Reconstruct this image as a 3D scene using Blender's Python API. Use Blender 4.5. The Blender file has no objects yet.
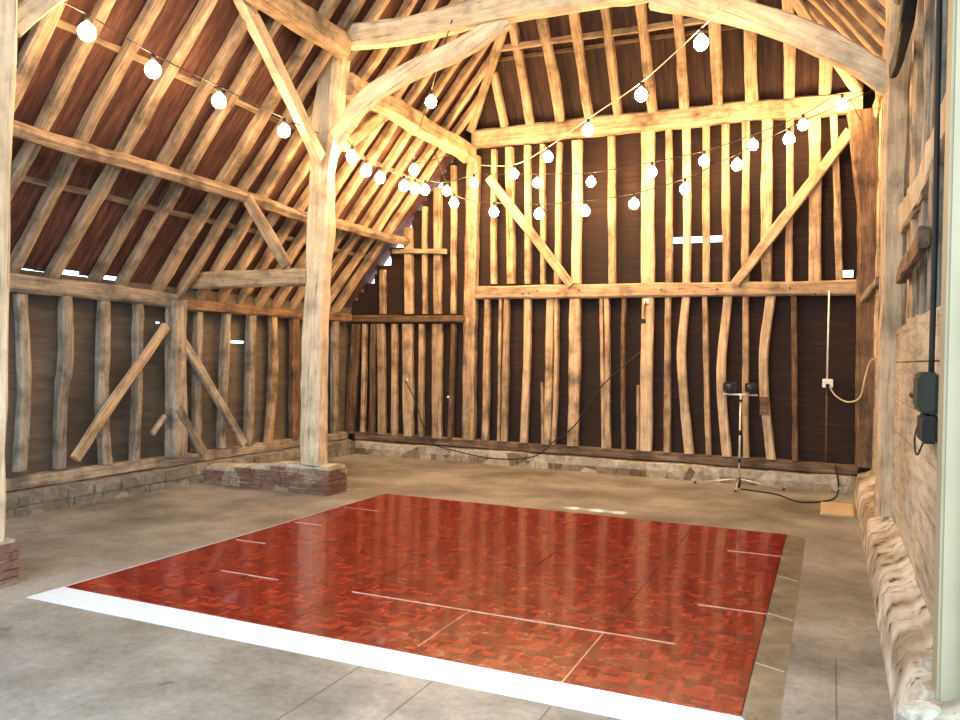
import bpy, bmesh, math, random
from mathutils import Vector, Matrix, noise
random.seed(11)
SC = bpy.context.scene
COL = SC.collection

# ------------------------------------------------------------------ camera
F, CX, CY, H = 800.0, 480.0, 360.0, 1.6
R_ = Vector((0.91589942, 0.40081463, 0.02181466))
D_ = Vector((0.02180722, 0.00458074, -0.9997517))
W_ = Vector((-0.40081503, 0.91614772, -0.00454516))
cam = bpy.data.cameras.new('camera')
cam.sensor_width = 36.0
cam.lens = F / 960 * 36
cam.clip_start = 0.02
camo = bpy.data.objects.new('camera', cam)
M = Matrix((R_, -D_, -W_)).transposed().to_4x4()
camo.matrix_world = Matrix.Translation((0, 0, H)) @ M
COL.objects.link(camo)
SC.camera = camo

def _ray(px, py):
    return R_ * (px - CX) + D_ * (py - CY) + W_ * F
def aty(px, py, y):
    d = _ray(px, py); return d * (y / d.y) + Vector((0, 0, H))
def atx(px, py, x):
    d = _ray(px, py); return d * (x / d.x) + Vector((0, 0, H))
def atz(px, py, z):
    d = _ray(px, py); return d * ((z - H) / d.z) + Vector((0, 0, H))

# ------------------------------------------------------------------ materials
def new_mat(name):
    m = bpy.data.materials.new(name); m.use_nodes = True
    nt = m.node_tree; nt.nodes.clear()
    out = nt.nodes.new('ShaderNodeOutputMaterial')
    b = nt.nodes.new('ShaderNodeBsdfPrincipled')
    nt.links.new(b.outputs[0], out.inputs[0])
    return m, nt, b
def N(nt, t, **kw):
    n = nt.nodes.new(t)
    for k, v in kw.items():
        if hasattr(n, k): setattr(n, k, v)
        else: n.inputs[k].default_value = v
    return n
def ramp(nt, fac, stops):
    r = nt.nodes.new('ShaderNodeValToRGB')
    e = r.color_ramp.elements
    while len(e) < len(stops): e.new(0.5)
    for i, (p, c) in enumerate(stops):
        e[i].position = p; e[i].color = (*c, 1)
    nt.links.new(fac, r.inputs[0])
    return r.outputs[0]
def mixc(nt, fac, a, b, mode='MIX'):
    n = nt.nodes.new('ShaderNodeMix'); n.data_type = 'RGBA'; n.blend_type = mode
    for s, v in ((0, fac), (6, a), (7, b)):
        if isinstance(v, (int, float)): n.inputs[s].default_value = v
        elif isinstance(v, tuple): n.inputs[s].default_value = (*v, 1)
        else: nt.links.new(v, n.inputs[s])
    return n.outputs[2]
def bump(nt, b, h, s, d=0.02):
    n = N(nt, 'ShaderNodeBump', Strength=s, Distance=d)
    nt.links.new(h, n.inputs['Height']); nt.links.new(n.outputs[0], b.inputs['Normal'])

def wood(name, dark, mid, light, rough=0.8, scale=(1.2, 14, 14), spots=0.35, bs=0.5, vary=0.5):
    m, nt, b = new_mat(name)
    tc = N(nt, 'ShaderNodeTexCoord'); oi = N(nt, 'ShaderNodeObjectInfo')
    mp = N(nt, 'ShaderNodeMapping'); mp.inputs['Scale'].default_value = scale
    add = N(nt, 'ShaderNodeVectorMath', operation='ADD')
    mul = N(nt, 'ShaderNodeVectorMath', operation='SCALE'); mul.inputs[0].default_value = (37, 17, 23)
    nt.links.new(oi.outputs['Random'], mul.inputs['Scale'])
    nt.links.new(tc.outputs['Object'], add.inputs[0]); nt.links.new(mul.outputs[0], add.inputs[1])
    nt.links.new(add.outputs[0], mp.inputs[0])
    n1 = N(nt, 'ShaderNodeTexNoise', Scale=1.6, Detail=8.0, Roughness=0.65, Distortion=0.6)
    nt.links.new(mp.outputs[0], n1.inputs['Vector'])
    c = ramp(nt, n1.outputs[0], [(0.28, dark), (0.5, mid), (0.72, light)])
    n2 = N(nt, 'ShaderNodeTexNoise', Scale=3.5, Detail=5.0, Roughness=0.6)
    nt.links.new(add.outputs[0], n2.inputs['Vector'])
    f = ramp(nt, n2.outputs[0], [(0.33, (spots,) * 3), (0.55, (1, 1, 1))])
    c = mixc(nt, 1.0, c, f, 'MULTIPLY')
    # thin dark drying cracks along the grain
    n3 = N(nt, 'ShaderNodeTexNoise', Scale=3.0, Detail=2.0)
    mp3 = N(nt, 'ShaderNodeMapping'); mp3.inputs['Scale'].default_value = (scale[0] * .5, scale[1] * 1.6, scale[2] * 1.6)
    nt.links.new(add.outputs[0], mp3.inputs[0]); nt.links.new(mp3.outputs[0], n3.inputs['Vector'])
    cr = ramp(nt, n3.outputs[0], [(0.30, (0.25, 0.2, 0.17)), (0.36, (1, 1, 1))])
    c = mixc(nt, 0.8, c, cr, 'MULTIPLY')
    if vary:
        mr = N(nt, 'ShaderNodeMapRange'); mr.inputs[3].default_value = 1 - vary; mr.inputs[4].default_value = 1.0
        nt.links.new(oi.outputs['Random'], mr.inputs[0])
        hs = N(nt, 'ShaderNodeHueSaturation'); nt.links.new(mr.outputs[0], hs.inputs['Value'])
        nt.links.new(c, hs.inputs['Color']); c = hs.outputs[0]
    nt.links.new(c, b.inputs['Base Color'])
    b.inputs['Roughness'].default_value = rough
    bump(nt, b, n1.outputs[0], bs, 0.012)
    return m

OAK = wood('honey_oak', (0.27, 0.16, 0.085), (0.55, 0.375, 0.215), (0.74, 0.56, 0.36), vary=0.3)
OAKB = wood('pale_oak', (0.40, 0.27, 0.15), (0.64, 0.46, 0.28), (0.80, 0.63, 0.42), vary=0.12, spots=0.6)
POSTM = wood('cream_oak', (0.46, 0.34, 0.20), (0.68, 0.54, 0.36), (0.84, 0.74, 0.55), vary=0.06, spots=0.62, scale=(.8, 9, 9))
GREY = wood('weathered_oak', (0.16, 0.12, 0.085), (0.38, 0.305, 0.225), (0.56, 0.47, 0.36), vary=0.4)
RAFT = wood('rafter_wood', (0.14, 0.09, 0.055), (0.36, 0.25, 0.155), (0.58, 0.44, 0.29), vary=0.35)
DIM = wood('brown_oak', (0.06, 0.032, 0.018), (0.20, 0.11, 0.058), (0.34, 0.21, 0.12), vary=0.3)
SILLM = wood('dark_sill_oak', (0.05, 0.03, 0.018), (0.18, 0.105, 0.06), (0.34, 0.23, 0.14), vary=0.0)

def boards_mat(name, cols, axis_scale, rough=0.85, bs=0.4):
    m, nt, b = new_mat(name)
    tc = N(nt, 'ShaderNodeTexCoord'); mp = N(nt, 'ShaderNodeMapping')
    mp.inputs['Scale'].default_value = axis_scale
    nt.links.new(tc.outputs['Object'], mp.inputs[0])
    n1 = N(nt, 'ShaderNodeTexNoise', Scale=2.0, Detail=8.0, Roughness=0.7)
    nt.links.new(mp.outputs[0], n1.inputs['Vector'])
    c = ramp(nt, n1.outputs[0], [(0.3, cols[0]), (0.52, cols[1]), (0.75, cols[2])])
    n2 = N(nt, 'ShaderNodeTexNoise', Scale=0.9, Detail=4.0)
    nt.links.new(tc.outputs['Object'], n2.inputs['Vector'])
    f = ramp(nt, n2.outputs[0], [(0.3, (0.45,) * 3), (0.62, (1, 1, 1))])
    c = mixc(nt, 1.0, c, f, 'MULTIPLY')
    nt.links.new(c, b.inputs['Base Color']); b.inputs['Roughness'].default_value = rough
    bump(nt, b, n1.outputs[0], bs, 0.01)
    return m
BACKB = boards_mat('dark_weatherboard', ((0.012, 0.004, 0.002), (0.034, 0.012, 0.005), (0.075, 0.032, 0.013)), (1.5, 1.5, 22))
LEFTB = boards_mat('grey_brown_board', ((0.085, 0.062, 0.045), (0.135, 0.103, 0.076), (0.20, 0.155, 0.115)), (1.2, 1.2, 7))
ROOFB = boards_mat('red_brown_roof_board', ((0.03, 0.010, 0.006), (0.11, 0.038, 0.023), (0.23, 0.12, 0.08)), (1.2, 9, 1.2))
HIPB = boards_mat('brown_hip_board', ((0.015, 0.006, 0.004), (0.055, 0.021, 0.010), (0.12, 0.055, 0.027)), (9, 1.2, 1.2))
WHITEB = boards_mat('limewashed_board', ((0.26, 0.19, 0.12), (0.58, 0.50, 0.37), (0.72, 0.65, 0.52)), (1.5, 1.2, 9), bs=0.5)

def lime_mat():
    m, nt, b = new_mat('peeling_limewash')
    tc = N(nt, 'ShaderNodeTexCoord')
    n1 = N(nt, 'ShaderNodeTexNoise', Scale=9.0, Detail=8.0, Roughness=0.65)
    nt.links.new(tc.outputs['Object'], n1.inputs['Vector'])
    c1 = ramp(nt, n1.outputs[0], [(0.35, (0.05, 0.035, 0.025)), (0.39, (0.34, 0.28, 0.21)), (0.46, (0.56, 0.52, 0.43)), (0.7, (0.68, 0.66, 0.58))])
    n2 = N(nt, 'ShaderNodeTexNoise', Scale=2.2, Detail=5.0)
    nt.links.new(tc.outputs['Object'], n2.inputs['Vector'])
    f = ramp(nt, n2.outputs[0], [(0.42, (0.50, 0.42, 0.33)), (0.6, (1, 1, 1))])
    nt.links.new(mixc(nt, 1.0, c1, f, 'MULTIPLY'), b.inputs['Base Color'])
    b.inputs['Roughness'].default_value = 0.9
    bump(nt, b, n1.outputs[0], 0.45, 0.02)
    return m
LIME = lime_mat()

def brick_mat(name, a, bb, c_):
    m, nt, b = new_mat(name)
    tc = N(nt, 'ShaderNodeTexCoord')
    v = N(nt, 'ShaderNodeTexVoronoi', Scale=4.5)
    n1 = N(nt, 'ShaderNodeTexNoise', Scale=14.0, Detail=6.0, Roughness=0.7)
    nt.links.new(tc.outputs['Object'], v.inputs['Vector']); nt.links.new(tc.outputs['Object'], n1.inputs['Vector'])
    sp = N(nt, 'ShaderNodeSeparateColor'); nt.links.new(v.outputs['Color'], sp.inputs[0])
    c = ramp(nt, sp.outputs[0], [(0.1, a), (0.5, bb), (0.9, c_)])
    f = ramp(nt, n1.outputs[0], [(0.3, (0.45,) * 3), (0.65, (1, 1, 1))])
    nt.links.new(mixc(nt, 1.0, c, f, 'MULTIPLY'), b.inputs['Base Color'])
    b.inputs['Roughness'].default_value = 0.92
    bump(nt, b, n1.outputs[0], 0.7, 0.015)
    return m
BRICK = brick_mat('old_brick', (0.22, 0.10, 0.06), (0.30, 0.17, 0.11), (0.40, 0.28, 0.19))
RUBBLE = brick_mat('rubble_stone', (0.20, 0.13, 0.075), (0.40, 0.30, 0.19), (0.60, 0.50, 0.36))
DUSTY = brick_mat('dusty_stone', (0.20, 0.17, 0.13), (0.27, 0.235, 0.19), (0.34, 0.30, 0.25))
CAP = brick_mat('mortar_cap', (0.48, 0.40, 0.30), (0.56, 0.48, 0.37), (0.66, 0.58, 0.46))

def plain(name, col, rough=0.5, metal=0.0, noise_amt=0.15, sc=20.0):
    m, nt, b = new_mat(name)
    tc = N(nt, 'ShaderNodeTexCoord'); n1 = N(nt, 'ShaderNodeTexNoise', Scale=sc, Detail=4.0)
    nt.links.new(tc.outputs['Object'], n1.inputs['Vector'])
    c = ramp(nt, n1.outputs[0], [(0.3, tuple(v * (1 - noise_amt) for v in col)), (0.7, tuple(min(1, v * (1 + noise_amt)) for v in col))])
    nt.links.new(c, b.inputs['Base Color'])
    b.inputs['Roughness'].default_value = rough; b.inputs['Metallic'].default_value = metal
    return m
BLACK = plain('black_plastic', (0.010, 0.009, 0.008), 0.7)
DGREY = plain('dark_grey_metal', (0.028, 0.03, 0.02), 0.75)
STEEL = plain('bright_steel', (0.75, 0.75, 0.72), 0.35, 0.6)
WHITEP = plain('white_plastic', (0.80, 0.78, 0.72), 0.5)
RAMPW = plain('white_painted_ramp', (0.64, 0.66, 0.67), 0.4, noise_amt=0.04)
CREAM = plain('cream_gloss_paint', (0.33, 0.285, 0.185), 0.7, noise_amt=0.07, sc=3.0)
CABLEM = plain('black_rubber', (0.015, 0.012, 0.01), 0.6)
CABLEC = plain('light_flex', (0.62, 0.50, 0.32), 0.6)
TILE = plain('tan_board', (0.50, 0.38, 0.23), 0.8)
LENS = plain('dark_lens', (0.03, 0.03, 0.04), 0.12)

def ramp_side():
    m, nt, b = new_mat('scuffed_ramp_metal')
    tc = N(nt, 'ShaderNodeTexCoord'); n1 = N(nt, 'ShaderNodeTexNoise', Scale=6.0, Detail=7.0, Roughness=0.7)
    nt.links.new(tc.outputs['Object'], n1.inputs['Vector'])
    nt.links.new(ramp(nt, n1.outputs[0], [(0.3, (0.16, 0.13, 0.09)), (0.55, (0.33, 0.29, 0.21)), (0.75, (0.5, 0.46, 0.36))]), b.inputs['Base Color'])
    b.inputs['Metallic'].default_value = 0.35
    nt.links.new(ramp(nt, n1.outputs[0], [(0.3, (0.25,) * 3), (0.7, (0.5,) * 3)]), b.inputs['Roughness'])
    return m
RAMPS = ramp_side()

def parquet():
    m, nt, b = new_mat('mahogany_finger_parquet')
    L = nt.links.new
    tc = N(nt, 'ShaderNodeTexCoord'); sx = N(nt, 'ShaderNodeSeparateXYZ'); L(tc.outputs['Object'], sx.inputs[0])
    def ma(op, a, bv=None, c=None):
        n = nt.nodes.new('ShaderNodeMath'); n.operation = op
        for i, v in enumerate((a, bv, c)):
            if v is None: continue
            if isinstance(v, (int, float)): n.inputs[i].default_value = v
            else: L(v, n.inputs[i])
        return n.outputs[0]
    S = 1 / 0.092
    u = ma('MULTIPLY', sx.outputs[0], S); v = ma('MULTIPLY', sx.outputs[1], S)
    fu, fv = ma('FLOOR', u), ma('FLOOR', v)
    par = ma('FLOORED_MODULO', ma('ADD', fu, fv), 2.0)
    uf, vf = ma('FRACT', u), ma('FRACT', v)
    t = ma('ADD', ma('MULTIPLY', uf, par), ma('MULTIPLY', vf, ma('SUBTRACT', 1.0, par)))
    st = ma('FLOOR', ma('MULTIPLY', t, 3.0))
    cb = N(nt, 'ShaderNodeCombineXYZ'); L(fu, cb.inputs[0]); L(fv, cb.inputs[1]); L(st, cb.inputs[2])
    wn = N(nt, 'ShaderNodeTexWhiteNoise'); L(cb.outputs[0], wn.inputs['Vector'])
    c = ramp(nt, wn.outputs['Value'], [(0.0, (0.13, 0.005, 0.002)), (0.4, (0.21, 0.010, 0.004)), (0.75, (0.28, 0.017, 0.006)), (1.0, (0.36, 0.032, 0.012))])
    edge = ma('MINIMUM', ma('FRACT', ma('MULTIPLY', t, 3.0)), ma('MINIMUM', ma('MULTIPLY', uf, 3.0), ma('MULTIPLY', vf, 3.0)))
    e = ramp(nt, edge, [(0.0, (0.35,) * 3), (0.1, (1, 1, 1))])
    c = mixc(nt, 1.0, c, e, 'MULTIPLY')
    L(c, b.inputs['Base Color'])
    b.inputs['Roughness'].default_value = 0.22
    n1 = N(nt, 'ShaderNodeTexNoise', Scale=9.0, Detail=3.0); L(tc.outputs['Object'], n1.inputs['Vector'])
    L(ramp(nt, n1.outputs[0], [(0.3, (0.16,) * 3), (0.7, (0.30,) * 3)]), b.inputs['Roughness'])
    b.inputs['Coat Weight'].default_value = 0.32; b.inputs['Coat Roughness'].default_value = 0.06
    b.inputs['Specular IOR Level'].default_value = 0.3
    bump(nt, b, n1.outputs[0], 0.10, 0.004)
    return m
PARQ = parquet()

def concrete():
    m, nt, b = new_mat('worn_concrete')
    L = nt.links.new
    tc = N(nt, 'ShaderNodeTexCoord'); sx = N(nt, 'ShaderNodeSeparateXYZ'); L(tc.outputs['Object'], sx.inputs[0])
    n1 = N(nt, 'ShaderNodeTexNoise', Scale=0.9, Detail=9.0, Roughness=0.62); L(tc.outputs['Object'], n1.inputs['Vector'])
    n2 = N(nt, 'ShaderNodeTexNoise', Scale=22.0, Detail=6.0, Roughness=0.7); L(tc.outputs['Object'], n2.inputs['Vector'])
    c = ramp(nt, n1.outputs[0], [(0.33, (0.13, 0.115, 0.09)), (0.5, (0.26, 0.24, 0.205)), (0.64, (0.40, 0.38, 0.34))])
    f = ramp(nt, n2.outputs[0], [(0.25, (0.62,) * 3), (0.6, (1, 1, 1))])
    c = mixc(nt, 1.0, c, f, 'MULTIPLY')
    def ma(op, a, bv=None):
        n = nt.nodes.new('ShaderNodeMath'); n.operation = op
        for i, v in enumerate((a, bv)):
            if v is None: continue
            if isinstance(v, (int, float)): n.inputs[i].default_value = v
            else: L(v, n.inputs[i])
        return n.outputs[0]
    wob = ma('MULTIPLY', ma('SUBTRACT', n2.outputs[0], 0.5), 0.012)
    tot = None
    for (x, y0, y1) in ((-2.17, -9, 3.53), (-1.755, -9, 3.53), (-1.14, -9, 3.5), (0.063, 3.9, 4.75)):
        a = ma('LESS_THAN', ma('ABSOLUTE', ma('ADD', ma('SUBTRACT', sx.outputs[0], x), wob)), 0.005)
        a = ma('MULTIPLY', a, ma('MULTIPLY', ma('LESS_THAN', sx.outputs[1], y1), ma('GREATER_THAN', sx.outputs[1], y0)))
        tot = a if tot is None else ma('MAXIMUM', tot, a)
    # scuffs
    n3 = N(nt, 'ShaderNodeTexNoise', Scale=6.0, Detail=2.0); L(tc.outputs['Object'], n3.inputs['Vector'])
    sc = ramp(nt, n3.outputs[0], [(0.25, (0.35,) * 3), (0.29, (1, 1, 1))])
    c = mixc(nt, 0.6, c, sc, 'MULTIPLY')
    c = mixc(nt, ma('MULTIPLY', tot, 0.75), c, (0.06, 0.05, 0.04))
    L(c, b.inputs['Base Color'])
    L(ramp(nt, n1.outputs[0], [(0.35, (0.7,) * 3), (0.65, (0.33,) * 3)]), b.inputs['Roughness'])
    bump(nt, b, n2.outputs[0], 0.35, 0.01)
    return m
CONC = concrete()

def emis(name, col, s):
    m = bpy.data.materials.new(name); m.use_nodes = True
    nt = m.node_tree; nt.nodes.clear()
    o = nt.nodes.new('ShaderNodeOutputMaterial'); e = nt.nodes.new('ShaderNodeEmission')
    e.inputs[0].default_value = (*col, 1); e.inputs[1].default_value = s
    nt.links.new(e.outputs[0], o.inputs[0]); return m
BULB = emis('glowing_bulb', (1.0, 0.63, 0.30), 200.0)

# ------------------------------------------------------------------ object helpers
def tag(o, label=None, cat=None, group=None, kind=None):
    if label: o['label'] = label
    if cat: o['category'] = cat
    if group: o['group'] = group
    if kind: o['kind'] = kind
    return o
def link(name, me, mats, parent=None, mw=None, smooth=False):
    if not isinstance(mats, (list, tuple)): mats = [mats]
    for m in mats: me.materials.append(m)
    if smooth:
        for p in me.polygons: p.use_smooth = True
    o = bpy.data.objects.new(name, me); COL.objects.link(o)
    if mw is not None: o.matrix_world = mw
    if parent is not None:
        pm = parent.matrix_world.copy()
        o.parent = parent; o.matrix_parent_inverse = pm.inverted()
    return o
def bm_link(name, bm, mats, parent=None, mw=None, smooth=False):
    bmesh.ops.recalc_face_normals(bm, faces=bm.faces)
    me = bpy.data.meshes.new(name); bm.to_mesh(me); bm.free()
    return link(name, me, mats, parent, mw, smooth)
def empty(name, loc):
    o = bpy.data.objects.new(name, None); COL.objects.link(o)
    o.matrix_world = Matrix.Translation(loc); o.empty_display_size = 0.1
    return o
def box(bm, a, b, mat=0, jit=0.0):
    x0, y0, z0 = a; x1, y1, z1 = b
    vs = []
    for x in (x0, x1):
        for y in (y0, y1):
            for z in (z0, z1):
                vs.append(bm.verts.new((x + random.uniform(-jit, jit), y + random.uniform(-jit, jit), z + random.uniform(-jit, jit))))
    for f in ((0, 1, 3, 2), (4, 6, 7, 5), (0, 4, 5, 1), (2, 3, 7, 6), (0, 2, 6, 4), (1, 5, 7, 3)):
        fc = bm.faces.new([vs[i] for i in f]); fc.material_index = mat
    return vs
def catmull(P, n=6):
    if len(P) < 3: return [Vector(p) for p in P]
    P = [Vector(p) for p in P]; Q = [P[0] * 2 - P[1]] + P + [P[-1] * 2 - P[-2]]
    out = []
    for i in range(1, len(Q) - 2):
        for k in range(n):
            t = k / n; a, b, c, d = Q[i - 1:i + 3]
            out.append(0.5 * ((2 * b) + (c - a) * t + (2 * a - 5 * b + 4 * c - d) * t * t + (3 * b - a - 3 * c + d) * t ** 3))
    out.append(P[-1]); return out

def timber(name, pts, w, d, mat, up=(0, 1, 0), rough=0.006, wob=0.006, parent=None, taper=(1, 1), widths=None, step=0.16):
    """rough-hewn squared timber along a line of points; w across, d along 'up'"""
    P = catmull(pts, 8)
    a, e = P[0], P[-1]
    X = (e - a).normalized(); up = Vector(up)
    Z = (up - X * up.dot(X)).normalized(); Y = Z.cross(X)
    mw = Matrix((X, Y, Z)).transposed().to_4x4(); mw.translation = a
    inv = mw.inverted()
    L = [inv @ p for p in P]
    # resample
    tot = L[-1].x; n = max(2, int(tot / step)); xs = [tot * i / n for i in range(n + 1)]
    def samp(x):
        for i in range(len(L) - 1):
            if L[i + 1].x >= x - 1e-9:
                s = (x - L[i].x) / max(1e-9, L[i + 1].x - L[i].x)
                return L[i].lerp(L[i + 1], max(0, min(1, s)))
        return L[-1].copy()
    sd = random.uniform(0, 500)
    bm = bmesh.new(); rings = []
    for i, x in enumerate(xs):
        c = samp(x); t = x / tot
        k = taper[0] + (taper[1] - taper[0]) * t
        ww, dd = w * k, d * k
        if widths:
            for j in range(len(widths) - 1):
                if widths[j][0] <= t <= widths[j + 1][0]:
                    s = (t - widths[j][0]) / (widths[j + 1][0] - widths[j][0])
                    ww *= widths[j][1] * (1 - s) + widths[j + 1][1] * s
                    break
        oy = noise.noise(Vector((x * 0.9, sd, 0))) * wob * 2.2
        oz = noise.noise(Vector((x * 0.9, sd, 9))) * wob * 1.5
        ww *= 1 + 0.16 * noise.noise(Vector((x * 1.7, sd, 20))); dd *= 1 + 0.1 * noise.noise(Vector((x * 1.7, sd, 30)))
        ch = min(ww, dd) * 0.16
        hw, hd = ww / 2, dd / 2
        sec = ((-hw, -hd + ch), (-hw + ch, -hd), (hw - ch, -hd), (hw, -hd + ch), (hw, hd - ch), (hw - ch, hd), (-hw + ch, hd), (-hw, hd - ch))
        r = []
        for q, (y, z) in enumerate(sec):
            j1 = noise.noise(Vector((x * 4, sd + q * 3.3, 1))) * rough; j2 = noise.noise(Vector((x * 4, sd + q * 3.3, 7))) * rough
            r.append(bm.verts.new((c.x, c.y + oy + y + j1, c.z + oz + z + j2)))
        rings.append(r)
    for i in range(len(rings) - 1):
        for q in range(8):
            bm.faces.new((rings[i][q], rings[i][(q + 1) % 8], rings[i + 1][(q + 1) % 8], rings[i + 1][q]))
    bm.faces.new(rings[0]); bm.faces.new(rings[-1])
    return bm_link(name, bm, mat, parent, mw)

def tube(name, pts, r, mat, parent=None, seg=8, n=8, straight=False):
    P = [Vector(p) for p in pts] if straight else catmull(pts, n)
    o = P[0].copy(); bm = bmesh.new(); rings = []
    for i, p in enumerate(P):
        t = (P[min(i + 1, len(P) - 1)] - P[max(i - 1, 0)]).normalized()
        u = Vector((0, 0, 1)) if abs(t.z) < 0.9 else Vector((1, 0, 0))
        a = t.cross(u).normalized(); b = a.cross(t)
        rings.append([bm.verts.new(p - o + a * math.cos(k * 2 * math.pi / seg) * r + b * math.sin(k * 2 * math.pi / seg) * r) for k in range(seg)])
    for i in range(len(rings) - 1):
        for q in range(seg):
            bm.faces.new((rings[i][q], rings[i][(q + 1) % seg], rings[i + 1][(q + 1) % seg], rings[i + 1][q]))
    bm.faces.new(rings[0]); bm.faces.new(rings[-1])
    return bm_link(name, bm, mat, parent, Matrix.Translation(o), True)
def rod(name, a, b, r, mat, parent=None): return tube(name, [a, b], r, mat, parent, 12, straight=True)
def boxo(name, a, b, mat, parent=None, bev=0.0, jit=0.0):
    c = (Vector(a) + Vector(b)) / 2; c.z = min(a[2], b[2])
    bm = bmesh.new(); box(bm, Vector(a) - c, Vector(b) - c, 0, jit)
    if bev: bmesh.ops.bevel(bm, geom=bm.edges[:], offset=bev, segments=2, affect='EDGES')
    return bm_link(name, bm, mat, parent, Matrix.Translation(c))
ORD = ['leftmost', 'second', 'third', 'fourth', 'fifth', 'sixth', 'seventh', 'eighth', 'ninth', 'tenth', 'eleventh', 'twelfth',
       'thirteenth', 'fourteenth', 'fifteenth', 'sixteenth', 'seventeenth', 'eighteenth', 'nineteenth', 'twentieth']
def nth(i, n, end='left', first='leftmost'):
    if i == 0: return first
    return ORD[i] + ' from the ' + end

# ------------------------------------------------------------------ main dimensions
XL, XR, XA = -7.1, 0.5, -5.08       # left wall frame, right wall, left arcade line
YB = 11.0                           # front of the end wall timbers
SLOPE = 1.27
def roofz(x):                       # underside of the left rafters
    return 2.3 + SLOPE * (x + 7.12)
RIDGE_X = -2.35
ZR = roofz(RIDGE_X)

# ------------------------------------------------------------------ floor
bm = bmesh.new()
box(bm, (-12, -8, -0.2), (8, 14, 0.0))
tag(bm_link('floor', bm, CONC), kind='structure')

# ------------------------------------------------------------------ wall claddings (structure)
def hboards(bm, axis, c, th, z0, z1, bh, lo, hi, holes=(), lap=0.015):
    z = z0; k = 0
    while z < z1 - 0.01:
        zt = min(z + bh * random.uniform(0.95, 1.05), z1)
        zm = (z + zt) / 2
        a0 = lo(zm) if callable(lo) else lo
        a1 = hi(zm) if callable(hi) else hi
        if a1 > a0 + 0.02:
            segs = [(a0, a1)]
            for (h0, h1, hz0, hz1) in holes:
                if hz0 < zt - 0.01 and hz1 > z + 0.01:
                    ns = []
                    for s in segs:
                        if h1 <= s[0] or h0 >= s[1]: ns.append(s)
                        else:
                            if h0 > s[0]: ns.append((s[0], h0))
                            if h1 < s[1]: ns.append((h1, s[1]))
                            if hz0 > z + 0.012: patches.append((h0, h1, z, hz0))
                            if hz1 < zt - 0.012: patches.append((h0, h1, hz1, zt))
                    segs = ns
            off = random.uniform(-0.004, 0.004)
            for s in segs:
                if axis == 'y': box(bm, (s[0], c + off, z - 0.005), (s[1], c + th + off, zt + lap), 0, 0.002)
                else: box(bm, (c + off, s[0], z - 0.005), (c + th + off, s[1], zt + lap), 0, 0.002)
        z = zt; k += 1
patches = []
bm = bmesh.new()
def gable_lo(z):
    x = (z - 2.3) / SLOPE - 7.12 - 0.05
    gap = 0.0
    if 2.72 < z < 4.3: gap = random.choice((-.1, 0.02, 0.05, 0.09, 0.17)) + random.uniform(-.02, .03)
    return max(-7.3, x - 0.09 + max(0, gap))
hl = aty(672, 237, 11.17); hr = aty(722, 237, 11.17)
holes = [(hl.x, hr.x, 3.21, 3.305), (hr.x + .03, hr.x + .12, 3.29, 3.31), (0.09, 0.245, 2.70, 2.80)]
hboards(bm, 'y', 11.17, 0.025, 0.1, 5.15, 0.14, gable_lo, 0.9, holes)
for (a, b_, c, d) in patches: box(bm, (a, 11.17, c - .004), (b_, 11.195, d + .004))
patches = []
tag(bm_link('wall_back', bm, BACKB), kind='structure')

bm = bmesh.new()
s1, s2 = atx(230, 349, -7.2), atx(245, 349, -7.2)
holes = [(s1.y, s2.y, 1.70, 1.74), (7.02, 7.1, 1.9, 1.925)]
hboards(bm, 'x', -7.23, 0.025, 0.1, 2.33, 0.3, 2.0, 11.2, holes)
for (a, b_, c, d) in patches: box(bm, (-7.23, a, c - .004), (-7.205, b_, d + .004))
patches = []
tag(bm_link('wall_left', bm, LEFTB), kind='structure')

# right wall: limewashed boards low down, brown cladding behind the open studs above
bm = bmesh.new()
z = 0.3; k = 0
while z < 1.7:
    h = (0.27, 0.22, 0.29, 0.25, 0.3, 0.28)[k % 6]
    y = 3.55
    while y < 11.1:
        L_ = random.uniform(1.6, 3.4); y2 = min(y + L_, 11.15)
        zt = z + h - 0.006
        box(bm, (XR + random.uniform(-.004, .004), y + .003, z), (XR + 0.03, y2 - .003, zt), 0, 0.003)
        y = y2
    z += h; k += 1
z = min(z, 1.85)
y = 3.55
while y < 11.1:                       # ragged top edge
    w = random.uniform(0.18, 0.5); y2 = min(y + w, 11.15)
    box(bm, (XR, y + .002, z), (XR + 0.03, y2 - .002, z + random.uniform(0.0, 0.12)), 0, 0.008); y = y2
tag(bm_link('wall_right', bm, WHITEB), kind='structure')
bm = bmesh.new()
hboards(bm, 'x', 0.68, 0.025, 0.1, 4.9, 0.2, 3.55, 11.2)
tag(bm_link('wall_right', bm, DIM), kind='structure')

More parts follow.
